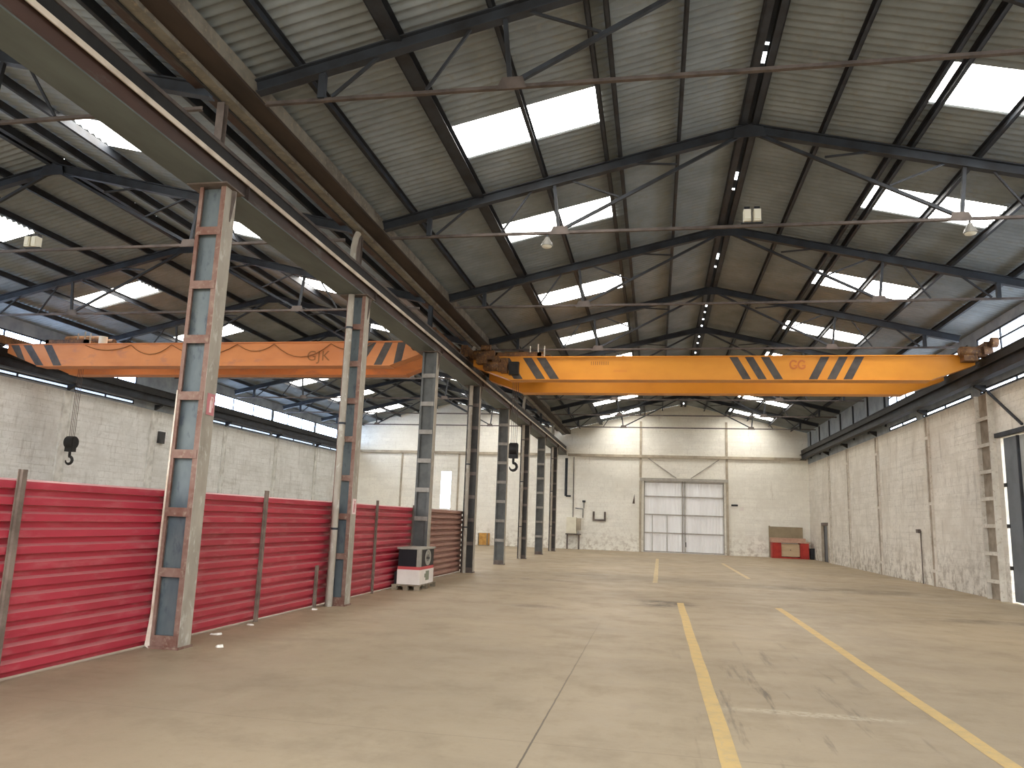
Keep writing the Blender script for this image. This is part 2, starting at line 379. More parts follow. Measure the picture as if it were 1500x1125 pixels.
# corrugated roof slopes with skylight openings
PITCH, AMP, SPW = 0.177, 0.030, 6
DY = PITCH / SPW
NY = int((YEND + 0.2 - YF) / DY)
def wave(i): return AMP * math.sin(2 * PI * i / SPW)
SKY_MAIN = {0: 11.79, 1: 16.22, 2: 21.77, 3: 27.20, 4: 32.2, 5: 37.35, 6: 42.55, 7: 48.06}
SKY_LEFT_L = {0: 11.5, 1: 15.75, 2: 21.1, 3: 26.5, 4: 31.6, 5: 36.3, 6: 41.5, 7: 47.0}
SKY_LEFT_R = {0: 11.65, 1: 16.55, 2: 21.4, 3: 26.6, 4: 31.7, 5: 37.0, 6: 42.2, 7: 47.3}
def yi(y): return int(round((y - YF) / DY))
def slope(ridge, xs, sky, skx):
    """xs: break lines from eave to ridge"""
    mb = MB(); wins = []
    idx = {k: (yi(y), yi(y + 1.12)) for k, y in sky.items()}
    cols = sorted(xs)
    vs = []; nc = len(cols)
    for i in range(NY + 1):
        for x in cols: vs.append((x, YF + i * DY, roof_z(x, ridge) + wave(i)))
    fs = []
    for i in range(NY):
        for c in range(nc - 1):
            xm = (cols[c] + cols[c + 1]) / 2
            if skx[0] < xm < skx[1] and any(a <= i < b for a, b in idx.values()): continue
            fs.append((i * nc + c, i * nc + c + 1, (i + 1) * nc + c + 1, (i + 1) * nc + c))
    mb.add(vs, fs, 0, True)
    for k, (a, b) in idx.items():
        w = MB(); vs = []
        for i in range(a, b + 1):
            for x in skx: vs.append((x, YF + i * DY, roof_z(x, ridge) + wave(i) + 0.004))
        w.add(vs, [(2 * i, 2 * i + 1, 2 * i + 3, 2 * i + 2) for i in range(b - a)], 0, True)
        wins.append((k, w))
    return mb, wins
GAP = 0.07
P_ML = [-4.9, -3.62, -2.2, -0.98, -0.72, 0.4]; P_MR = [3.08, 4.38, 4.62, 5.72, 7.02, 8.35]
P_LR = [-6.95, -8.3, -9.6, -10.95, -12.2]; P_LL = [-14.7, -16.0, -17.3, -18.6, -19.95]
SX = {'ML': (-3.52, -0.99), 'MR': (4.46, 6.99), 'LR': (-10.95, -8.42), 'LL': (-18.75, -16.35)}
WN = 0
def next_window():
    global WN
    WN += 1; return 'window_%d' % WN
hall = {'ML': 'left roof slope of the main hall', 'MR': 'right roof slope of the main hall', 'LR': 'right roof slope of the left hall', 'LL': 'left roof slope of the left hall'}
for key, ridge, xs, sky in (('ML', RM, [-5.84, -3.52, -0.99, RM - GAP], SKY_MAIN), ('MR', RM, [RM + GAP, 4.46, 6.99, XW + 0.3], SKY_MAIN),
                            ('LR', RLH, [RLH + GAP, -10.95, -8.42, -5.99], SKY_LEFT_R), ('LL', RLH, [XL - 0.3, -18.75, -16.35, RLH - GAP], SKY_LEFT_L)):
    mb, wins = slope(ridge, xs, sky, SX[key])
    struct('ceiling', mb, 'sheet')
    for k, w in wins:
        y = sky[k] + 0.56; xc = sum(SX[key]) / 2
        loc = (xc, y, roof_z(xc, ridge))
        if k < 0:
            struct(next_window(), w, 'skylight', loc); continue
        single('skylight', w, 'skylight', '%s skylight from the camera in the %s' % (ORD[k], hall[key]), 'skylight', loc, 'skylights in the ' + hall[key])

# ridge caps, with small daylight gaps
def ridge_cap(name, xr, gaps):
    mb = MB(); ys = [YF] + [v for g in sorted(gaps) for v in g] + [YEND + 0.1]
    for a, b in zip(ys[0::2], ys[1::2]):
        for sgn in (-1, 1):
            x0, x1 = xr, xr + sgn * 0.24
            z0, z1 = ZR + 0.055, ZR + 0.055 - 0.24 * SL + 0.01
            mb.add([(x0, a, z0), (x1, a, z1), (x1, b, z1), (x0, b, z0)], [(0, 1, 2, 3)])
    return struct(name, mb, 'black_steel')
G = [(11.95, 12.03), (12.22, 12.55), (16.75, 17.15), (17.6, 17.7), (22.1, 22.6), (23.2, 23.35), (27.5, 27.75), (28.4, 28.55), (29.4, 29.6), (30.4, 30.65), (32.2, 32.45), (33.4, 33.6), (35.3, 35.6), (38, 38.3), (43.5, 44.2), (46.0, 46.5)]
ridge_cap('trim_1', RM, G)
ridge_cap('trim_2', RLH, [(14.3, 14.5), (16.9, 17.05), (17.3, 17.45), (17.7, 17.85), (22, 22.2), (27, 27.3)])

# ------------------------------------------------------------------ clerestory glazing
def window_bay(x, sgn, a, b, z0, z1, matn, nm=3, strip=None):
    w = next_window()
    g = MB(); xo = x + sgn * 0.05
    g.box(min(xo, xo + sgn * 0.01), max(xo, xo + sgn * 0.01), a, b, z0, z1)
    o = struct(w, g, matn, (x, (a + b) / 2, z0))
    f = MB()
    for i in range(nm + 1):
        y = a + (b - a) * i / nm
        f.box(x - 0.02 + sgn * .02, x + 0.02 + sgn * .02, y - 0.025, y + 0.025, z0, z1)
    zz = [z0 + 0.025, z1 - 0.025] + ([strip] if strip else [])
    for z in zz: f.box(x - 0.02 + sgn * .02, x + 0.02 + sgn * .02, a, b, z - 0.025, z + 0.025)
    fo = build('window_frame', f, 'dark_steel', None, (x, (a + b) / 2, z0)); fo.parent = o; fo.location = (0, 0, 0)
    return o
for a, b in RG:
    window_bay(XW, 1, a, b, 6.40, 7.42, 'window', 3, 7.10)
    window_bay(XW, 1, a, b, 5.76, 5.93, 'window', 2)
for i, (a, b) in enumerate(LG):
    window_bay(XL, -1, a, b, 6.40, 7.28, 'window_blue', 3)
    window_bay(XL, -1, a, b, 5.80, 5.98, 'window_soft', 2)
g = MB().box(SLIT[0], SLIT[1], YEND + 0.1, YEND + 0.12, SLIT[2], SLIT[3])
struct(next_window(), g, 'window', ((SLIT[0] + SLIT[1]) / 2, YEND, SLIT[2]))
# ------------------------------------------------------------------ roof steel
def purlin(x, ridge, label, group, wd=0.06):
    z = roof_z(x, ridge) - 0.035
    s_ = 1 if x < ridge else -1            # flanges point up the slope
    z -= 0.006
    f0, f1 = min(x, x + s_ * wd), max(x, x + s_ * wd)
    mb = MB().box(x - 0.008, x + 0.008, YF, YEND - 0.02, z - 0.16, z).box(f0, f1, YF, YEND - 0.02, z - 0.008, z).box(f0, f1, YF, YEND - 0.02, z - 0.16, z - 0.152)
    single('purlin', mb, 'dark_steel', label, 'purlin', (x, 20, z - 0.16), group)
for xs, ridge, nm in ((P_ML, RM, 'left slope of the main hall'), (P_MR[::-1], RM, 'right slope of the main hall'),
                      (P_LR, RLH, 'right slope of the left hall'), (P_LL[::-1], RLH, 'left slope of the left hall')):
    for i, x in enumerate(xs):
        purlin(x, ridge, 'dark roof purlin, %s up from the eaves on the %s' % (ORD[i], nm), 'purlins under the ' + nm, 0.22 if x == -3.62 else 0.06)
for r, nm in ((RM, 'main hall'), (RLH, 'left hall')):
    for d, sd in ((-0.17, 'left'), (0.17, 'right')):
        purlin(r + d, r, 'dark ridge purlin just %s of the ridge gap of the %s' % (sd, nm), 'ridge purlins', 0.12)

def truss(k, ridge, half, first):
    y = YK(k); z_e, z_a = 7.42, 9.115
    xa, xe = ridge, 7.2
    o = thing('roof_truss', first, 'truss', (ridge, y, 7.22), 'roof trusses')
    for s in (-1, 1):
        e = Vector((ridge + s * half, y, z_a + 0.1 - SL * half)); a = Vector((ridge, y, z_a + 0.1))
        build('rafter', MB().ibeam(e, a, 0.14, 0.20, 0.02), 'dark_steel', o)
    hb = half - 0.15
    mb = MB().box(ridge - hb, ridge + hb, y - 0.03, y + 0.03, 7.235, 7.245).box(ridge - hb, ridge + hb, y - 0.005, y + 0.005, 7.245, 7.295)
    build('tie_rod', mb, 'tie_steel', o)
    for s in (-1, 1):
        X = lambda d: ridge + s * d
        rz = lambda d: z_a - SL * d + 0.02
        def st(p, q, w=0.05): build('strut', MB().bar((X(p[0]), y, p[1]), (X(q[0]), y, q[1]), w, w, (0, 1, 0)), 'dark_steel', o)
        st((6.25, 7.28), (6.25, rz(6.25)), 0.09)
        st((6.1, 7.3), (5.45, rz(5.45)), 0.04)
        st((4.76, 7.3), (4.18, rz(4.18)), 0.035)
        st((3.6, 7.30), (0.15, z_a - 0.02), 0.06)
        st((3.62, 7.3), (3.72, rz(3.72)), 0.06)
        st((2.45, 7.95), (3.4, rz(3.4)), 0.035)
        st((1.35, 8.57), (2.15, rz(2.15)), 0.035)
        build('gusset', MB().prism([(X(3.8), 7.215), (X(3.4), 7.215), (X(3.45), 7.38), (X(3.72), 7.38)], 'y', y - 0.045, y - 0.035), 'tie_steel', o)
    build('gusset', MB().prism([(ridge - 0.3, z_a - 0.1), (ridge + 0.3, z_a - 0.1), (ridge + 0.25, z_a + 0.1), (ridge, z_a + 0.16), (ridge - 0.25, z_a + 0.1)], 'y', y - 0.09, y - 0.075), 'dark_steel', o)
    return o
t0 = truss(0, RM, 7.22, 'nearest steel roof truss across the main hall, over the rusty front column')
for k in range(1, 8): copy_tree(t0, (0, BAY * k, 0), '%s steel roof truss from the camera across the main hall' % ORD[k])
t1 = truss(0, RLH, 7.3, 'nearest steel roof truss across the left hall')
for k in range(1, 8): copy_tree(t1, (0, BAY * k, 0), '%s steel roof truss from the camera across the left hall' % ORD[k])

# valley gutter
gm = MB().box(-6.0, -5.83, YF, YEND - 0.05, 7.34, 7.355).box(-6.0, -5.985, YF, YEND - 0.05, 7.355, 7.56).box(-5.845, -5.83, YF, YEND - 0.05, 7.355, 7.42)
for i in range(22): gm.box(-6.005, -5.825, YF + 2.6 * i, YF + 2.6 * i + 0.05, 7.332, 7.362)
gm.box(-6.03, -6.0, YF, YEND - .05, 7.32, 7.38, 1)
single('valley_gutter', gm, ['gutter', 'black_steel'], 'long weathered box gutter in the valley between the two roofs', 'gutter', (-5.91, 20, 7.34))
single('eaves_beam', MB().box(-5.825, -5.50, YF, YEND - 0.05, 7.40, 7.66).box(-5.50, -5.495, YF, YEND - .05, 7.44, 7.66, 1), ['dark_brown', 'gutter'], 'brown eaves beam beside the valley gutter on its main hall side', 'beam', (-5.66, 20, 7.4))  # thin paler strip paints the hall-side face as if lit
single('eaves_beam', MB().box(-6.44, -6.28, YF, YEND - 0.05, 7.57, 7.72), 'brown_web', 'brown eaves beam beside the valley gutter on its left hall side', 'beam', (-6.36, 20, 7.57))

# ------------------------------------------------------------------ steel columns
CX0, CX1 = -6.09, -5.70
def column(k):
    y = YK(k); yf, yb = y - 0.15, y + 0.11
    rusty = k < 2
    names = ['rusty front steel column with an extinguisher sign, nearest the camera', 'second steel column from the camera, behind the pale downpipe, small sign on it',
             'third steel column from the camera, behind the boxed machine', 'fourth steel column from the camera, at the far end of the red fence',
             'fifth steel column from the camera, dark and standing free', 'sixth steel column from the camera, behind its pale downpipe', 'seventh steel column from the camera, dark with pale battens', 'eighth steel column from the camera, closest to the end wall']
    o = thing('steel_column', names[k], 'column', ((CX0 + CX1) / 2, y, 0), 'steel columns between the halls')
    edge = 'rust' if rusty else ('pipe_column' if k % 2 else 'panel_dark')
    a = MB().box(CX0, CX0 + 0.018, yf, yb, 0.03, 6.0).box(CX0 + 0.018, CX0 + 0.05, yf, yf + 0.014, 0.03, 6.0).box(CX0 + 0.018, CX0 + 0.09, yb - 0.014, yb, 0.03, 6.0)
    build('channel', a, edge, o)
    a = MB().box(CX1 - 0.018, CX1 - 0.003, yf, yb, 0.03, 6.0).box(CX1 - 0.075, CX1 - 0.018, yf, yf + 0.014, 0.03, 6.0).box(CX1 - 0.10, CX1 - 0.018, yb - 0.014, yb, 0.03, 6.0)
    a.box(CX1 - 0.003, CX1, yf, yb, 0.03, 6.0, 1)
    build('channel', a, [edge, 'pale'], o)
    build('web_plate', MB().box(CX0 + 0.018, CX1 - 0.018, y - 0.07, y - 0.05, 0.03, 6.0), 'panel' if rusty else edge, o)
    for z in (0.91, 1.65, 2.38, 3.13, 3.88, 4.62, 5.37):
        build('batten', MB().box(CX0 + 0.02, CX1 - 0.02, yf - 0.008, yf + 0.004, z - 0.055, z + 0.055).box(CX0 + 0.02, CX1 - 0.02, yf + 0.004, y - 0.07, z - 0.008, z + 0.008), 'rust' if rusty else ('rust_dull' if k % 2 else 'batten_pale'), o)
    build('base_plate', MB().box(CX0, CX1 + 0.015, yf - 0.02, yb + 0.03, 0, 0.03).box(CX0 + 0.02, CX1 - 0.02, yf - 0.01, yf + 0.004, 0.03, 0.16), 'rust' if rusty else 'rust_dull', o)
    build('cap_plate', MB().box(CX0 - 0.14, CX1 + 0.06, yf - 0.1, yb + 0.1, 6.0, 6.02).prism([(CX1, 5.55), (CX1 + 0.06, 5.98), (CX1, 6.0)], 'y', y - 0.01, y + 0.02), 'rust_dull', o)
    build('upper_post', MB().ibeam((-5.985, y, 6.045), (-5.985, y, 7.31), 0.11, 0.11, 0.012, (0, 1, 0)), 'rust_dull' if rusty else 'dark_steel', o)
    if k == 0:
        build('chalky_edge', MB().prism([(CX0 - 0.004, 0.0), (CX0 - 0.055, 0.03), (CX0 - 0.02, 0.4), (CX0 - 0.004, 3.2), (CX0 + 0.012, 3.2), (CX0 + 0.012, 0.0)], 'y', yf - 0.012, yf - 0.001), 'chalk', o)['label'] = 'chalky white flaking edge'
    return o
for k in range(8): column(k)

def sign(name, label, y0, y1, z0, z1, cm):
    x = CX1 + 0.002
    o = thing(name, label, 'sign', (x, (y0 + y1) / 2, z0))
    build('plate', MB().box(x, x + 0.006, y0, y1, z0, z1), cm, o)
    ym, h, w = (y0 + y1) / 2, z1 - z0, y1 - y0
    p = MB(); xa, xb = x + 0.006, x + 0.009
    p.prism([(ym - .16 * w, z0 + .12 * h), (ym + .12 * w, z0 + .12 * h), (ym + .12 * w, z0 + .62 * h), (ym + .04 * w, z0 + .72 * h), (ym - .08 * w, z0 + .72 * h), (ym - .16 * w, z0 + .62 * h)], 'x', xa, xb)
    p.box(xa, xb, ym - .06 * w, ym + .02 * w, z0 + .72 * h, z0 + .82 * h)
    p.box(xa, xb, ym - .06 * w, ym + .24 * w, z0 + .80 * h, z0 + .86 * h)
    p.prism([(ym + .18 * w, z0 + .86 * h), (ym + .24 * w, z0 + .86 * h), (ym + .30 * w, z0 + .35 * h), (ym + .24 * w, z0 + .35 * h)], 'x', xa, xb)
    build('pictogram', p, 'sign_white' if cm == 'sign_red' else 'sign_red', o)
sign('fire_extinguisher_sign', 'small red and white extinguisher sign on the rusty front column', 8.93, 9.10, 2.90, 3.18, 'sign_red')
sign('wall_sign', 'small pale pinkish sign on the second column above the fence', 14.07, 14.25, 1.70, 1.99, 'sign_white')

def downpipe(k, label):
    y = YK(k) - 0.27; x = -5.955
    o = thing('downpipe', label, 'pipe', (x, y, 0), 'downpipes on the columns')
    build('pipe', MB().tube([(x, y, 0.0), (x, y, 6.0)], 0.062, 14).tube([(x, y, 3.0), (x, y, 3.12)], 0.07, 14), 'pale', o)
    build('upper_pipe', MB().tube([(-5.985, y, 6.06), (-5.985, y, 7.0), (-5.96, y + .02, 7.2), (-5.93, y + 0.05, 7.31)], 0.062, 14), 'pale', o)
    for z in (1.4, 3.4, 5.3): build('bracket', MB().tube([(x, y, z), (x, y, z + 0.04)], 0.07, 12).box(x - 0.015, x + 0.015, y, y + 0.125, z, z + 0.04), 'dark_steel', o)
for k, l in ((1, 'pale downpipe in front of the second column, nearest the camera'), (3, 'pale downpipe on the fourth column at the end of the fence'),
             (5, 'pale downpipe on the sixth column'), (7, 'pale downpipe on the eighth column near the end wall')): downpipe(k, l)

# ------------------------------------------------------------------ crane runways
def runway_between():
    o = thing('runway_girder', 'long brown and green grey crane runway girder on the steel columns', 'girder', (-6.0, 20, 6.02), 'crane runways')
    e = YEND - 0.02
    build('bottom_plate', MB().box(-6.26, -5.72, YF, e, 6.02, 6.04), 'green_grey', o)
    for x in (-5.765, -6.225): build('web', MB().box(x - 0.01, x + 0.01, YF, e, 6.04, 6.27), 'brown_web', o)
    build('top_flange', MB().box(-5.90, -5.695, YF, e, 6.27, 6.30).box(-5.70, -5.685, YF, e, 6.235, 6.305, 1), ['black_steel', 'rail_light'], o)
    build('top_flange', MB().box(-6.28, -6.10, YF, e, 6.27, 6.30), 'black_steel', o)
    for x in (-5.80, -6.19): build('crane_rail', MB().box(x - 0.05, x + 0.05, YF, e, 6.30, 6.325).box(x - 0.02, x + 0.02, YF, e, 6.325, 6.53).box(x - 0.035, x + 0.035, YF, e, 6.53, 6.58, 1), ['black_steel', 'tie_steel'], o)
    for i in range(12):
        y = YF + 1.5 + i * 5.166
        build('stiffener', MB().box(-5.757, -5.70, y - 0.006, y + 0.006, 6.04, 6.27), 'brown_web', o)
runway_between()
def runway_side(x, label, sgn):
    o = thing('runway_girder', label, 'girder', (x, 20, 6.02), 'crane runways')
    e = YEND - 0.02
    build('bottom_flange', MB().box(x - 0.12, x + 0.12, YF, e, 5.99, 6.01), 'black_steel', o)
    build('web', MB().box(x - 0.008, x + 0.008, YF, e, 6.01, 6.29), 'dark_steel', o)
    build('top_flange', MB().box(x - 0.12, x + 0.12, YF, e, 6.29, 6.31), 'black_steel', o)
    build('crane_rail', MB().box(x - 0.05, x + 0.05, YF, e, 6.31, 6.33).box(x - 0.02, x + 0.02, YF, e, 6.33, 6.53).box(x - 0.035, x + 0.035, YF, e, 6.53, 6.58), 'black_steel', o)
runway_side(8.93, 'dark crane runway girder along the top of the right wall', 1)
runway_side(-20.6, 'dark blue crane runway girder along the top of the left wall', -1)

# wall columns (whitewashed, half sunk in the block work)
def wall_column(x, sgn, y0, y1, label, group, lattice=False, loc_only=False, mt='wall_steel'):
    o = thing('wall_column', label, 'column', (x, (y0 + y1) / 2, 0), group)
    d = 0.16 if lattice else 0.07
    xi = x - sgn * d
    lo, hi = min(x, xi), max(x, xi)
    for ya in (y0, y1 - 0.05):
        build('flange', MB().box(lo, hi, ya, ya + 0.05, 0, 5.72), mt, o)
    build('web', MB().box(min(x - sgn * .05, x), max(x - sgn * .05, x), y0 + 0.05, y1 - 0.05, 0, 5.72), 'seam' if sgn > 0 else mt, o)
    n = 7
    for i in range(n):
        z = 0.5 + i * 0.75
        if lattice or i % 3 == 0: build('batten', MB().box(min(xi, xi + sgn * .02), max(xi, xi + sgn * .02), y0 + 0.05, y1 - 0.05, z - 0.05, z + 0.05), mt, o)
    xb = x - sgn * 0.3
    build('bracket', MB().prism([(x, 5.76), (x, 5.98), (xb, 5.98), (xb, 5.93)], 'y', (y0 + y1) / 2 - 0.06, (y0 + y1) / 2 + 0.06), 'black_steel' if sgn > 0 else 'dark_steel', o)
    return o
ri = [(23.4, 24.3), (28.6, 28.95), (34.9, 35.25), (40.1, 40.4), (44.3, 44.55)]
rl = ['wide whitewashed lattice column on the right wall beside the big door', 'whitewashed wall column on the right wall, next beyond the lattice column', 'third whitewashed column along the right wall, brown at its foot', 'fourth whitewashed column along the right wall', 'last whitewashed column on the right wall, before the small doorway']
for i, ((a, b), l) in enumerate(zip(ri, rl)): wall_column(XW, 1, a, b, l, 'columns on the right wall', i == 0)
li = [(14.1, 14.5), (19.0, 19.4), (23.9, 24.3), (28.9, 29.3), (34.5, 34.8), (39.8, 40.1), (45.0, 45.3)]
for i, (a, b) in enumerate(li): wall_column(XL, -1, a, b, 'pale column on the grey left wall, %s from the camera' % ORD[i], 'columns on the left wall', mt='wall_steel_grey')

# ------------------------------------------------------------------ overhead cranes
def glyphs(body, size, y, x, z, offset=0.0, spacing=1.0):
    cu = bpy.data.curves.new('txt', 'FONT'); cu.body = body; cu.size = size; cu.extrude = 0.002; cu.space_character = spacing
    to = bpy.data.objects.new('txt', cu); COL.objects.link(to)
    bpy.context.view_layer.update()
    me = bpy.data.meshes.new_from_object(to.evaluated_get(bpy.context.evaluated_depsgraph_get()))
    mb = MB(); mb.add([(x + v.co.x, y, z + v.co.y) if abs(v.co.z) < 1 else None for v in me.vertices], [tuple(p.vertices) for p in me.polygons])
    mb.v = [(x + v.co.x, y - v.co.z, z + v.co.y) for v in me.vertices]
    bpy.data.objects.remove(to); bpy.data.curves.remove(cu); bpy.data.meshes.remove(me)
    return mb

def crane(label, xl, xr, yn, yfar, z0, z1, railL, railR, paint, stripes, trolley, hook, motors):
    o = thing('overhead_crane', label, 'crane', ((xl + xr) / 2, yn, z0), 'overhead travelling cranes')
    tp = 1.15
    for gi, y in enumerate((yn, yfar)):
        mb = MB()
        poly = [(xl, z0 + 0.42), (xl + tp, z0), (xr - tp, z0), (xr, z0 + 0.42), (xr, z1), (xl, z1)]
        mb.prism(poly, 'y', y, y + 0.42)
        mb.box(xl, xr, y - 0.05, y + 0.47, z1, z1 + 0.025)
        mb.box(xl + tp, xr - tp, y - 0.03, y + 0.45, z0 - 0.02, z0)
        if gi == 0:
            for (b0, b1, t0, t1) in stripes:
                def edge(x): return max(z0, z0 + 0.42 * (1 - (x - xl) / tp), z0 + 0.42 * (1 - (xr - x) / tp)) + 0.004
                mb.add([(b0, y - 0.004, edge(b0)), (b1, y - 0.004, edge(b1)), (t1, y - 0.004, z1 - 0.01), (t0, y - 0.004, z1 - 0.01)], [(0, 1, 2, 3)], 1)
        build('girder', mb, [paint, 'stripe'], o)
    ya, yb = yn - 0.45, yfar + 0.85
    for x in (railL, railR):
        t = build('end_truck', MB().box(x - 0.10, x + 0.10, ya, yb, 6.68, 6.94).box(x - 0.11, x + 0.11, ya - 0.04, ya, 6.6, 6.96).box(x - 0.11, x + 0.11, yb, yb + 0.04, 6.6, 6.96), 'crane_rust', o)
        for y in (ya + 0.3, yb - 0.3):
            build('wheel', MB().tube([(x - 0.06, y, 6.732), (x + 0.06, y, 6.732)], 0.15, 18).tube([(x - 0.075, y, 6.732), (x - 0.06, y, 6.732)], 0.165, 18), 'black_steel', t)
    for (x, y, z) in motors:
        m = build('drive_motor', MB().tube([(x - 0.25, y, z), (x - 0.2, y, z), (x + 0.2, y, z), (x + 0.26, y, z)], [0.1, 0.15, 0.15, 0.06], 14).box(x + 0.2, x + 0.45, y - 0.12, y + 0.12, z - 0.16, z + 0.12), 'crane_rust', o)
    tx0, tx1 = trolley
    zt = z1 + 0.03
    t = build('trolley', MB().box(tx0, tx1, yn + 0.1, yn + 0.2, zt, zt + 0.16).box(tx0, tx1, yfar + 0.2, yfar + 0.3, zt, zt + 0.16).box(tx0, tx0 + 0.12, yn + 0.1, yfar + 0.3, zt + 0.04, zt + 0.16).box(tx1 - 0.12, tx1, yn + 0.1, yfar + 0.3, zt + 0.04, zt + 0.16), 'crane_rust', o)
    xm, ym = (tx0 + tx1) / 2, (yn + 0.42 + yfar) / 2
    build('hoist_drum', MB().tube([(tx0 + 0.1, ym, zt + 0.3), (tx1 - 0.1, ym, zt + 0.3)], 0.17, 18).tube([(tx1 - 0.3, ym + 0.3, zt + 0.3), (tx1 + 0.1, ym + 0.3, zt + 0.3)], 0.13, 14), 'crane_rust', t)
    build('guard_posts', MB().tube([(tx1 - .1, yn + .12, zt + .1), (tx1 - .1, yn + .12, zt + .42)], 0.02, 8).tube([(tx1 - .35, yn + .12, zt + .1), (tx1 - .35, yn + .12, zt + .36)], 0.02, 8).tube([(tx1 + .1, yn + .12, zt), (tx1 + .1, yn + .12, zt + .36)], 0.02, 8), 'pale', t)
    hx, hy, hz = hook
    r = MB()
    for dx in (-0.09, -0.03, 0.03, 0.09): r.tube([(hx + dx, hy, hz + 0.2), (hx + dx, hy, zt + 0.2)], 0.008, 6)
    build('wire_rope', r, 'tie_steel', o)
    hb = build('hook_block', MB().tube([(hx - 0.12, hy, hz + 0.1), (hx + 0.12, hy, hz + 0.1)], 0.2, 18).box(hx - 0.14, hx + 0.14, hy - 0.09, hy + 0.09, hz - 0.2, hz + 0.26), 'black_steel', o)
    pts = [(hx, hy, hz - 0.2), (hx, hy, hz - 0.33)]
    for i in range(10):
        a = PI / 2 - i * 1.5 * PI / 9 * 1.0
        pts.append((hx + 0.12 * math.cos(a), hy, hz - 0.47 + 0.12 * math.sin(a)))
    build('hook', MB().tube(pts, [0.04, 0.04] + [0.045] * 7 + [0.035, 0.025, 0.012], 10), 'black_steel', hb)
    return o
st_main = []
for tx in (-4.75, -4.05, -3.62): st_main.append((tx + 0.44, tx + 0.72, tx, tx + 0.28))
for tx in (2.13, 2.57, 3.02): st_main.append((tx + 0.37, tx + 0.61, tx, tx + 0.24))
for tx in (4.68, 5.18, 5.62): st_main.append((tx - 0.35, tx - 0.11, tx, tx + 0.24))
cr = crane('yellow orange double girder crane spanning the main hall', -5.62, 8.75, 22.95, 25.35, 5.98, 6.66, -5.80, 8.93, 'orange', st_main, (-5.0, -3.5), (-4.5, 24.35, 3.85),
           [(-5.35, 22.75, 6.7), (8.5, 22.7, 6.72), (-5.0, 22.8, 6.35)])
build('gearbox', MB().box(-5.45, -5.1, 22.62, 22.93, 6.42, 6.62).tube([(-4.85, 22.7, 6.55), (-4.85, 22.94, 6.55)], 0.13, 14).box(-4.7, -4.5, 22.75, 22.94, 6.15, 6.6).tube([(-5.3, 22.6, 6.9), (-5.0, 22.6, 6.9)], 0.09, 12), 'crane_rust', cr)
build('control_box', MB().box(-4.45, -4.15, 22.78, 22.94, 6.1, 6.5), 'black_steel', cr)
build('gearbox', MB().box(8.35, 8.7, 22.6, 22.9, 6.45, 6.62), 'crane_rust', cr)
build('drive_motor', MB().tube([(8.95, 22.35, 6.9), (9.1, 22.35, 6.9)], 0.14, 14), 'crane_rust', cr)
build('lettering', glyphs('IIIIIIIII', 0.16, 22.945, -1.95, 6.42, spacing=1.3), 'text_ink', cr)
build('lettering', glyphs('IIIIIIIIII', 0.10, 22.945, -1.25, 6.2, spacing=1.3), 'text_red', cr)
em = MB()
for cx, s in ((3.93, 1), (4.16, 1)):
    for i in range(10):
        a0, a1 = 0.6 + i * 0.52, 0.6 + (i + 1) * 0.52
        em.bar((cx + 0.10 * math.cos(a0), 22.944, 6.42 + 0.12 * math.sin(a0)), (cx + 0.10 * math.cos(a1), 22.944, 6.42 + 0.12 * math.sin(a1)), 0.004, 0.05, (math.cos((a0 + a1) / 2), 0, math.sin((a0 + a1) / 2)))
    em.box(cx, cx + 0.1, 22.942, 22.946, 6.37, 6.41)
build('emblem', em, 'text_red', cr)
st_left = []
for tx, bx in ((-20.2, -19.9), (-19.75, -19.2), (-19.0, -18.55)): st_left.append((bx - 0.15, bx + 0.15, tx - 0.15, tx + 0.15))
for b0, t0 in ((-8.55, -8.15), (-7.95, -7.65), (-7.35, -7.25)): st_left.append((b0 - 0.1, b0 + 0.14, t0 - 0.1, t0 + 0.14))
cl = crane('dusty orange double girder crane spanning the left hall', -20.45, -6.4, 20.75, 22.15, 5.98, 6.66, -20.6, -6.19, 'orange_dirty', st_left, (-19.2, -17.7), (-18.45, 21.65, 3.55),
           [(-6.6, 20.5, 6.5)])
fm = MB()
fx = [-17.6, -16.0, -14.6, -12.4, -11.2, -9.4, -8.1]
fd = [0.16, 0.3, 0.34, 0.22, 0.4, 0.2]
for i in range(6):
    xa, xb = fx[i], fx[i + 1]
    fm.tube([(xa + (xb - xa) * j / 8, 20.7, 6.62 - fd[i] * (1 - (2 * j / 8 - 1) ** 2)) for j in range(9)], 0.013, 6)
build('festoon_cable', fm, 'text_ink', cl)
build('lettering', glyphs('GJK', 0.42, 20.745, -10.15, 6.12, spacing=1.1), 'text_ink', cl)
build('warning_drum', MB().tube([(-17.2, 20.95, 6.69), (-17.2, 20.95, 6.95)], 0.13, 14), 'lamp_white', cl)

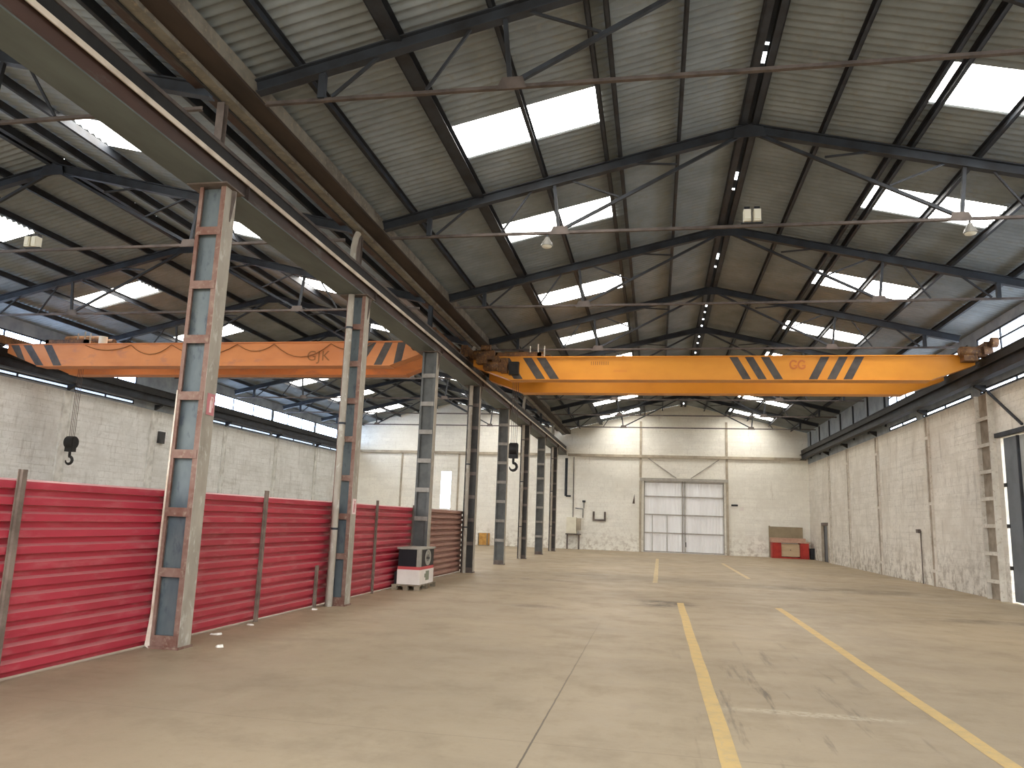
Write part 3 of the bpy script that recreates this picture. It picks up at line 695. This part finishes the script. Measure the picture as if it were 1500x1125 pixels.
# ------------------------------------------------------------------ red fence
def fence():
    o = thing('fence', 'red ribbed metal sheet fence between the columns on the left', 'fence', (-6.13, 13, 0))
    def prof():
        z = 0.02; pts = []
        n = 12; p = 1.91 / n
        for i in range(n):
            b = 0.02 + i * p
            pts += [(0, b), (0, b + 0.058), (1, b + 0.066), (1, b + p - 0.022)]
        pts.append((0, 1.93))
        return pts
    pr = prof()
    def panel(y0, y1, m, dx=0.0):
        mb = MB()
        for off, flip in ((0, 1), (-0.004, -1)):
            vs = []
            for a, z in pr:
                x = -6.215 + 0.08 * a + off + dx
                vs += [(x, y0, z), (x, y1, z)]
            mb.add(vs, [(2 * i, 2 * i + 1, 2 * i + 3, 2 * i + 2) for i in range(len(pr) - 1)])
        build('fence_panel', mb, m, o)
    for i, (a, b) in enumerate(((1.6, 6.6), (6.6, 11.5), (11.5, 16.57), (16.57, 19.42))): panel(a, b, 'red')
    p = panel(19.42, 24.75, 'red_faded')
    for y, h in ((1.6, 2.02), (6.6, 2.02), (11.5, 2.02), (13.62, 0.75), (16.57, 2.02), (19.3 - 0.05, 1.98), (24.75, 2.04)):
        build('fence_post', MB().box(-6.126, -6.09, y - 0.03, y + 0.03, 0, h).box(-6.126, -6.118, y - 0.055, y + 0.055, 0, h), 'post', o)
fence()

# ------------------------------------------------------------------ boxed machine on a pallet
def pallet_and_box():
    x0, x1, y0, y1 = -6.06, -5.38, 17.68, 19.08
    o = thing('pallet', 'grey wooden pallet under the boxed machine', 'pallet', ((x0 + x1) / 2, (y0 + y1) / 2, 0))
    for i in range(5): build('deck_board', MB().box(x0, x1, y0 + i * (y1 - y0 - .16) / 4, y0 + i * (y1 - y0 - .16) / 4 + .16, 0.10, 0.122), 'pallet', o)
    for yy in (y0 + .05, (y0 + y1) / 2, y1 - .05):
        for xx in (x0 + .07, (x0 + x1) / 2, x1 - .07): build('block', MB().box(xx - .06, xx + .06, yy - .05, yy + .05, 0.0, 0.10), 'pallet', o)
    bx0, bx1, by0, by1 = -5.99, -5.43, 17.84, 18.98
    m = thing('boxed_machine', 'machine with black upper half, white lower half and round emblem on pallet', 'machine', ((bx0 + bx1) / 2, (by0 + by1) / 2, 0.122))
    build('lower_carton', MB().box(bx0, bx1, by0, by1, 0.122, 0.46), 'carton_white', m)
    build('red_band', MB().box(bx0 + .005, bx1 - .005, by0 + .005, by1 - .005, 0.46, 0.53), 'soft_red', m)
    build('upper_body', MB().box(bx0 + .01, bx1 - .12, by0 + .01, by1 - .01, 0.53, 0.93).box(bx1 - .12, bx1 - .01, by0 + .12, by1 - .01, 0.53, 0.93), 'black', m)
    build('corner_post', MB().box(bx1 - .1, bx1 - .005, by0 + .005, by0 + .11, 0.53, 0.93), 'carton_grey', m)
    build('lid', MB().box(bx0 - .02, bx1 + .02, by0 - .02, by1 + .02, 0.93, 0.97), 'carton_grey', m)
    e = MB(); cx, cy, cz = bx1 - 0.01, (by0 + by1) / 2 + 0.06, 0.73
    def ring(r0, r1, a0, a1, n=20, oy=0, oz=0):
        vs = []; 
        for i in range(n + 1):
            a = a0 + (a1 - a0) * i / n
            for r in (r0, r1): vs += [(cx, cy + oy + r * 1.25 * math.cos(a), cz + oz + r * math.sin(a)), (cx + 0.008, cy + oy + r * 1.25 * math.cos(a), cz + oz + r * math.sin(a))]
        fs = []
        for i in range(n):
            q = 4 * i
            fs += [(q, q + 2, q + 6, q + 4), (q + 1, q + 5, q + 7, q + 3), (q, q + 4, q + 5, q + 1), (q + 2, q + 3, q + 7, q + 6)]
        fs += [(0, 1, 3, 2), (4 * n, 4 * n + 2, 4 * n + 3, 4 * n + 1)]
        e.add(vs, fs)
    ring(0.135, 0.19, 0, 2 * PI, 28); ring(0.04, 0.085, -0.5, PI + 0.3, 16, 0, 0.04); ring(0.04, 0.085, PI - .3, 2 * PI + .2, 16, 0, -0.055)
    build('round_emblem', e, 'carton_grey', m)
    build('print_mark', MB().box(bx1, bx1 + .003, cy - .16, cy + .12, 0.2, 0.42).box(bx1, bx1 + .003, cy - .26, cy - .16, 0.27, 0.36), 'mark_green', m)
pallet_and_box()
single('plastic_crate', MB().box(-6.055, -6.0, 17.85, 18.15, 0.122, 0.40).box(-6.058, -5.996, 17.84, 18.16, 0.38, 0.40), 'black', 'small black slab wedged on the pallet left of the white carton', 'crate', (-6.03, 18, 0.122))

# ------------------------------------------------------------------ end wall: door, beams, fittings
ye = YEND
dm = MB()
def door_leaf(x0, x1, name, wicket=False):
    mb = MB(); n = int((x1 - x0) / 0.18)
    z0, z1 = 0.004, DO[3]
    pts = []
    for i in range(n):
        a = x0 + (x1 - x0) * i / n; b = x0 + (x1 - x0) * (i + 1) / n; w = b - a
        pts += [(a, 0), (a + w * .35, 0), (a + w * .45, .02), (a + w * .9, .02)]
    pts.append((x1, 0))
    vs = []
    for x, d in pts: vs += [(x, ye + 0.08 + d, z0), (x, ye + 0.08 + d, z1)]
    mb.add(vs, [(2 * i, 2 * i + 2, 2 * i + 3, 2 * i + 1) for i in range(len(pts) - 1)])
    return mb
d1 = struct('door_1', door_leaf(DO[0], 1.73, 'a').box(DO[0], 4.24, ye + 0.12, ye + 0.14, 0.004, DO[3]), 'door_white', (1.75, ye, 0))
def child(name, mb, m, par, loc):
    c = build(name, mb, m, None, loc); c.parent = par; c.location = (0, 0, 0); return c
child('leaf', door_leaf(1.77, DO[1], 'b'), 'door_white', d1, (1.75, ye, 0))
for z in (0.06, 1.22, 2.36, 3.5, 4.4): child('rail', MB().box(DO[0] + .03, DO[1] - .03, ye + 0.03, ye + 0.08, z - 0.035, z + 0.035), 'door_rail', d1, (1.75, ye, 0))
for x in (DO[0] + .04, 1.68, 1.83, DO[1] - .04): child('stile', MB().box(x - .035, x + .035, ye + 0.03, ye + 0.08, 0.03, DO[3]), 'door_rail', d1, (1.75, ye, 0))
for x in (-0.2, 0.72): child('wicket_post', MB().box(x - .02, x + .02, ye + 0.035, ye + 0.08, 0.03, 2.34), 'door_rail', d1, (1.75, ye, 0))
child('handle', MB().box(1.86, 1.9, ye + 0.0, ye + 0.03, 0.4, 0.7), 'dark_steel', d1, (1.75, ye, 0))
# steel in front of the gable
single('wall_beam', MB().box(-5.65, 9.2, ye - 0.06, ye - 0.002, 5.95, 6.12).box(-5.65, 9.2, ye - 0.14, ye - 0.06, 5.95, 5.965), 'beige_steel', 'long beige steel beam across the end wall above the white door', 'beam', (1.7, ye - .06, 5.95))
single('wall_beam', MB().box(-20.5, -6.3, ye - 0.06, ye - 0.002, 5.95, 6.12).box(-20.5, -6.3, ye - 0.14, ye - 0.06, 5.95, 5.965), 'beige_steel', 'long beige steel beam across the end wall of the left hall', 'beam', (-13.4, ye - .06, 5.95))
single('door_lintel', MB().box(-1.0, 4.5, ye - 0.06, ye - 0.002, 4.48, 4.66), 'door_rail', 'grey steel lintel over the white double door', 'lintel', (1.75, ye - .03, 4.48))
for x, l in ((-0.95, 'steel post on the end wall left of the white door'), (4.42, 'steel post on the end wall right of the white door')):
    single('wall_post', MB().box(x - 0.07, x + 0.07, ye - 0.145, ye - 0.145 + .02, 0, 4.47).box(x - 0.07, x + 0.07, ye - 0.125, ye - .002, 0, 4.47).box(x - .07, x + .07, ye - .05, ye - .002, 4.67, 5.94).box(x - .07, x + .07, ye - .05, ye - .002, 6.13, 8.3), 'beige_steel', l, 'post', (x, ye - .07, 0), 'posts beside the white door')
for p, q, l in (((-0.45, 5.9), (1.3, 4.68), 'diagonal steel brace above the white door, on its left half'), ((3.95, 5.9), (2.2, 4.68), 'diagonal steel brace above the white door, on its right half')):
    single('brace', MB().bar((p[0], ye - 0.04, p[1]), (q[0], ye - 0.04, q[1]), 0.05, 0.06, (0, 1, 0)), 'door_rail', l, 'brace', (p[0], ye - .04, p[1]), 'braces above the white door')
for x in (-17.0, -13.0, -10.3):
    single('wall_post', MB().box(x - 0.06, x + 0.06, ye - 0.05, ye - .002, 0, 5.94), 'beige_steel', 'pale steel post on the left hall end wall, %s' % {-17.0: 'left of the bright slit window', -13.0: 'just right of the bright slit window', -10.3: 'right of the orange crate'}[x], 'post', (x, ye - .03, 0), 'posts on the left hall end wall')
# electrical cabinet on a stand
o = thing('electrical_cabinet', 'cream electrical cabinet on a dark stand in the left corner of the end wall', 'cabinet', (-5.2, ye - .25, 0))
build('body', MB().box(-5.62, -4.98, ye - 0.42, ye - 0.02, 0.98, 2.0), 'cabinet', o)
build('side_box', MB().box(-4.97, -4.72, ye - 0.32, ye - 0.02, 1.2, 1.95), 'beige_steel', o)
build('door', MB().box(-5.59, -5.02, ye - 0.44, ye - 0.42, 1.03, 1.94), 'cabinet', o)
build('shelf', MB().box(-5.66, -4.7, ye - 0.46, ye - 0.02, 0.9, 0.98), 'rust_dull', o)
for x in (-5.6, -4.86): build('leg', MB().box(x, x + 0.1, ye - 0.42, ye - 0.32, 0, 0.9), 'rust_dull', o)
single('conduit', MB().tube([(-5.25, ye - 0.04, 2.02), (-5.25, ye - 0.04, 5.9)], 0.025, 8), 'tie_steel', 'thin vertical conduit rising from the cream cabinet', 'conduit', (-5.25, ye - .04, 2.02))
single('vent_pipe', MB().tube([(-5.72, ye - 0.2, 5.8), (-5.72, ye - 0.2, 3.35)], 0.09, 12).tube([(-5.72, ye - 0.2, 3.35), (-5.4, ye - 0.2, 3.35)], 0.06, 10), 'dark_steel', 'dark vertical pipe ending above the cream cabinet', 'pipe', (-5.72, ye - .2, 3.3))
single('cable_tray', MB().tube([(-5.1, ye - 0.04, 2.6), (-4.6, ye - 0.04, 2.55), (-4.6, ye - .04, 2.0)], 0.025, 8).tube([(-4.55, ye - 0.04, 2.6), (-4.55, ye - 0.04, 3.05)], 0.02, 8).box(-4.65, -4.45, ye - 0.1, ye - 0.01, 2.98, 3.1), 'dark_steel', 'dark branching cables right above the cream cabinet', 'cable', (-4.7, ye - .04, 2.0))
single('wall_bracket', MB().box(-3.97, -3.85, ye - 0.12, ye - .002, 1.82, 2.42).box(-3.25, -3.13, ye - 0.12, ye - .002, 1.82, 2.42).box(-3.85, -3.25, ye - 0.12, ye - .002, 1.82, 1.94), 'rust_dull', 'dark U shaped bracket on the end wall left of the white door', 'bracket', (-3.55, ye - .06, 1.82))
single('wall_hook', MB().prism([(-1.45, 3.0), (-1.3, 3.0), (-1.32, 3.6)], 'y', ye - 0.06, ye - .002), 'rust_dull', 'small rusty wedge hook on the wall left of the white door', 'hook', (-1.38, ye - .03, 3.0))
single('door_sign', MB().box(4.66, 5.06, ye - 0.05, ye - .002, 3.03, 3.13), 'black', 'small black plate on the wall right of the white door', 'plate', (4.86, ye - .03, 3.03))
single('switch_box', MB().box(5.2, 5.4, ye - 0.05, ye - .002, 2.78, 2.98), 'carton_white', 'tiny white switch box right of the black plate', 'switch', (5.3, ye - .03, 2.78))

# red workbench
o = thing('workbench', 'red workbench with a pale wooden middle in the far right corner', 'workbench', (8.0, 49.55, 0))
x0, x1, yb0, yb1 = 6.9, 9.0, 49.2, 49.95
build('top', MB().box(x0 - .05, x1 + .06, yb0 - .05, yb1, 0.92, 1.0), 'bench_top', o)
build('cabinet', MB().box(x0, x0 + 0.52, yb0, yb1, 0.08, 0.92), 'bench_red', o)
build('cabinet', MB().box(x1 - 0.5, x1, yb0, yb1, 0.08, 0.92), 'bench_red', o)
build('panel', MB().box(x0 + .54, x1 - .52, yb0 + .08, yb0 + .12, 0.12, 0.86), 'ply', o)
build('knob', MB().tube([(7.95, yb0 + .08, .5), (7.95, yb0 + .03, .5)], 0.03, 10), 'rust_dull', o)
build('plinth', MB().box(x0, x1, yb0 + .04, yb1, 0.0, 0.08), 'bench_red', o)
build('shelf', MB().box(x0 - .04, x1 - .1, yb1 - .3, yb1, 1.0, 1.2), 'bench_top', o)
o = thing('back_board', 'drab board standing on the wall behind the red workbench', 'board', (7.9, 50.1, 0))
build('board', MB().box(6.92, 8.75, 50.1, 50.13, 1.18, 1.86), 'board', o)
build('post', MB().box(6.84, 6.92, 50.08, 50.15, 0, 1.9), 'board', o); build('post', MB().box(8.75, 8.82, 50.08, 50.15, 0, 1.86), 'board', o)
single('waste_bin', MB().prism([(9.02 + .04, 0), (9.26, 0), (9.28, .62), (9.04, .62)], 'y', 49.1, 49.4).box(9.03, 9.29, 49.09, 49.41, .58, .64), 'black', 'dark bin in the corner right of the red workbench', 'bin', (9.16, 49.25, 0))
# small doorway far on the right wall
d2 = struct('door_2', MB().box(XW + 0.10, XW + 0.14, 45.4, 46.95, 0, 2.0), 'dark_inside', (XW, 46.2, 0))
child('lintel', MB().box(XW - 0.02, XW + 0.1, 45.3, 47.05, 2.0, 2.16), 'rust_dull', d2, (XW, 46.2, 0))
child('jamb', MB().box(XW - 0.03, XW + 0.1, 45.28, 45.42, 0, 2.0), 'beige_steel', d2, (XW, 46.2, 0))
child('jamb', MB().box(XW - 0.03, XW + 0.1, 46.93, 47.07, 0, 2.0), 'beige_steel', d2, (XW, 46.2, 0))
child('leaf', MB().box(XW + .02, XW + .06, 45.5, 46.3, 0.02, 1.98), 'door_blue', d2, (XW, 46.2, 0))
# big side door near right
d3 = struct('door_3', MB().box(XW + 0.02, XW + 0.06, 22.2, 22.99, 0.04, 4.36), 'door_blue', (XW, 20.2, 0))
child('leaf', MB().box(XW + 0.06, XW + 0.10, 17.2, 22.2, 0.04, 4.36), 'door_pale', d3, (XW, 20.2, 0))
child('rail', MB().box(XW + 0.02, XW + 0.06, 17.2, 22.1, 2.3, 2.4), 'door_rail', d3, (XW, 20.2, 0))
child('stile', MB().box(XW + 0.0, XW + 0.06, 22.14, 22.2, 0.04, 4.36), 'dark_steel', d3, (XW, 20.2, 0))
for z in (0.9, 2.0, 3.1): child('hinge', MB().box(XW + 0.0, XW + 0.05, 22.95, 23.12, z - .05, z + .05), 'black_steel', d3, (XW, 20.2, 0))
single('door_lintel', MB().box(XW - .08, XW - .002, 17.0, 23.3, 4.40, 4.52), 'dark_steel', 'dark steel lintel over the big side door at the right edge', 'lintel', (XW - .04, 20, 4.4))
single('brace', MB().bar((XW - .12, 23.5, 5.78), (XW - .12, 21.5, 4.56), 0.05, 0.06, (1, 0, 0)), 'dark_steel', 'thin dark diagonal brace above the side door on the right wall', 'brace', (XW - .12, 23.5, 5.78))
single('junction_box', MB().box(XW - .09, XW - .002, 30.1, 30.35, 1.75, 1.88).tube([(XW - .04, 30.0, 1.8), (XW - .04, 30.0, 0.0)], .02, 8).box(XW - .06, XW - .02, 29.98, 30.12, 1.79, 1.83), 'rust_dull', 'small rusty junction box low on the right wall beside a column', 'box', (XW - .05, 30.2, 0))

# crate at the left hall's end wall
o = thing('crate', 'orange wooden crate on the floor by the left hall end wall', 'crate', (-10.95, 49.6, 0))
build('body', MB().box(-11.25, -10.6, 49.3, 49.9, 0.06, 0.8), 'crate', o)
for x in (-11.25, -10.68): build('batten', MB().box(x, x + 0.08, 49.27, 49.3, 0.06, 0.8), 'pallet', o)
build('skid', MB().box(-11.25, -10.6, 49.3, 49.9, 0, 0.06), 'pallet', o)
single('wall_box', MB().box(XL + .002, XL + .1, 29.45, 29.85, 4.4, 4.9), 'dark_inside', 'small dark panel high on the grey left wall', 'box', (XL + .05, 29.65, 4.4))

# ------------------------------------------------------------------ lamps
def twin(x, y, label):
    o = thing('floodlight', label, 'lamp', (x, y, 7.31), 'twin floodlights')
    build('bracket', MB().box(x - 0.2, x + 0.2, y - 0.03, y + 0.03, 7.31, 7.33), 'dark_steel', o)
    for d in (-0.09, 0.09):
        build('lamp_head', MB().box(x + d - 0.065, x + d + 0.065, y - 0.1, y + 0.06, 7.33, 7.56).box(x + d - 0.05, x + d + 0.05, y - 0.12, y - 0.1, 7.36, 7.54), 'lamp_white', o)
        build('lamp_cap', MB().box(x + d - 0.05, x + d + 0.05, y - 0.05, y + 0.05, 7.56, 7.63), 'black', o)
twin(RM + .02, YK(1), 'twin floodlight on the second truss tie under the main hall ridge')
twin(-13.73, YK(1), 'twin floodlight on the second truss tie of the left hall')
def highbay(x, y, label):
    o = thing('pendant_lamp', label, 'lamp', (x, y - .06, 6.95), 'pendant lamps on the truss ties')
    yy = y
    build('stem', MB().tube([(x, yy, 7.22), (x, yy, 7.15)], 0.02, 8), 'dark_steel', o)
    build('dome', MB().tube([(x, yy, 7.17), (x, yy, 7.13), (x, yy, 7.05), (x, yy, 6.99)], [0.04, 0.05, 0.10, 0.12], 18), 'lamp_grey', o)
    build('bulb', MB().tube([(x, yy, 6.99), (x, yy, 6.97), (x, yy, 6.95)], [0.10, 0.09, 0.04], 14), 'lamp_white', o)
for k in (1,):
    highbay(-2.1, YK(k), 'grey pendant lamp on the left side of the %s main hall truss tie' % ORD[k])
    highbay(5.48, YK(k), 'grey pendant lamp on the right side of the %s main hall truss tie' % ORD[k])

# ------------------------------------------------------------------ painted lines and scraps
def line(x0, x1, y0, y1, m, label):
    mb = MB(); n = 16
    vs = []
    for i in range(n + 1):
        y = y0 + (y1 - y0) * i / n
        j = random.uniform(-0.008, 0.008)
        xa = x0 + (x1 - x0) * i / n
        vs += [(xa - 0.072 + j, y, 0.002), (xa + 0.072 + j, y, 0.002)]
    mb.add(vs, [(2 * i, 2 * i + 1, 2 * i + 3, 2 * i + 2) for i in range(n)])
    single('floor_line', mb, m, label, 'floor marking', (x0, (y0 + y1) / 2, 0.001), 'painted floor lines')
line(0.55, 0.55, 3.5, 18.2, 'yellow', 'left one of the two long bright yellow floor lines')
line(2.65, 2.65, 3.5, 18.2, 'yellow', 'right one of the two long bright yellow floor lines')
line(0.0, 0.1, 24.0, 41.0, 'yellow_faded', 'faded left floor line running on towards the white door')
line(3.15, 3.15, 28.0, 39.0, 'yellow_faded', 'faded right floor line near the white door')
def scrap(x, y, s, label):
    mb = MB(); n = 7
    vs = [(x + s * random.uniform(.6, 1) * math.cos(2 * PI * i / n), y + s * random.uniform(.5, 1) * math.sin(2 * PI * i / n), 0.0) for i in range(n)]
    top = [(a * .8 + x * .2, b * .8 + y * .2, random.uniform(.01, .035)) for a, b, c in vs]
    mb.add(vs + top, [tuple(range(n, 2 * n))] + [(i, (i + 1) % n, (i + 1) % n + n, i + n) for i in range(n)])
    single('paper_scrap', mb, 'scrap', label, 'scrap', (x, y, 0), 'scraps by the fence')
scrap(-5.37, 9.25, .07, 'white scrap on the floor right of the rusty front column')
scrap(-5.95, 10.13, .09, 'white scrap at the fence foot just beyond the front column')
scrap(-6.0, 11.15, .06, 'white scrap at the fence foot before its third post')
scrap(-5.98, 13.35, .09, 'white scrap at the fence foot before the pale downpipe')

# ------------------------------------------------------------------ light
w = bpy.data.worlds.new('World'); S.world = w; w.use_nodes = True
bg = w.node_tree.nodes['Background']; bg.inputs['Color'].default_value = (0.90, 0.95, 1.0, 1); bg.inputs['Strength'].default_value = 6.5

wt = w.node_tree; tc = wt.nodes.new('ShaderNodeTexCoord'); sx = wt.nodes.new('ShaderNodeSeparateXYZ')
wt.links.new(tc.outputs['Generated'], sx.inputs[0])
wr = ramp(wt, sx.outputs['Z'], 0.0, 0.06, (0.30, 0.29, 0.26, 1), (0.92, 0.96, 1.0, 1))     # ground outside / bright overcast sky
wt.links.new(wr, bg.inputs['Color'])

# ------------------------------------------------------------------ camera
cam = bpy.data.cameras.new('Camera'); co = bpy.data.objects.new('Camera', cam); COL.objects.link(co)
yaw, pitch, roll, fpx = 0.1879, 0.1749, 0.0357, 1125.57
cy, sy, cp, sp_ = math.cos(yaw), math.sin(yaw), math.cos(pitch), math.sin(pitch)
fw = Vector((-sy * cp, cy * cp, sp_)); rt = Vector((cy, sy, 0)); up = rt.cross(fw)
r2 = rt * math.cos(roll) + up * math.sin(roll); u2 = -rt * math.sin(roll) + up * math.cos(roll)
mw = Matrix(((r2.x, u2.x, -fw.x, 0), (r2.y, u2.y, -fw.y, 0), (r2.z, u2.z, -fw.z, 1.7), (0, 0, 0, 1)))
co.matrix_world = mw
cam.sensor_width = 36; cam.sensor_fit = 'HORIZONTAL'; cam.lens = fpx * 36 / 1500
cam.clip_start = 0.05; cam.clip_end = 300
S.camera = co
S.view_settings.view_transform = 'Standard'; S.view_settings.look = 'None'
S.view_settings.gamma = 1; S.view_settings.use_curve_mapping = False
S.view_settings.exposure = 0.1
S.cycles.max_bounces = 10; S.cycles.diffuse_bounces = 6
for o in bpy.data.objects:
    if '_loc' in o: del o['_loc']
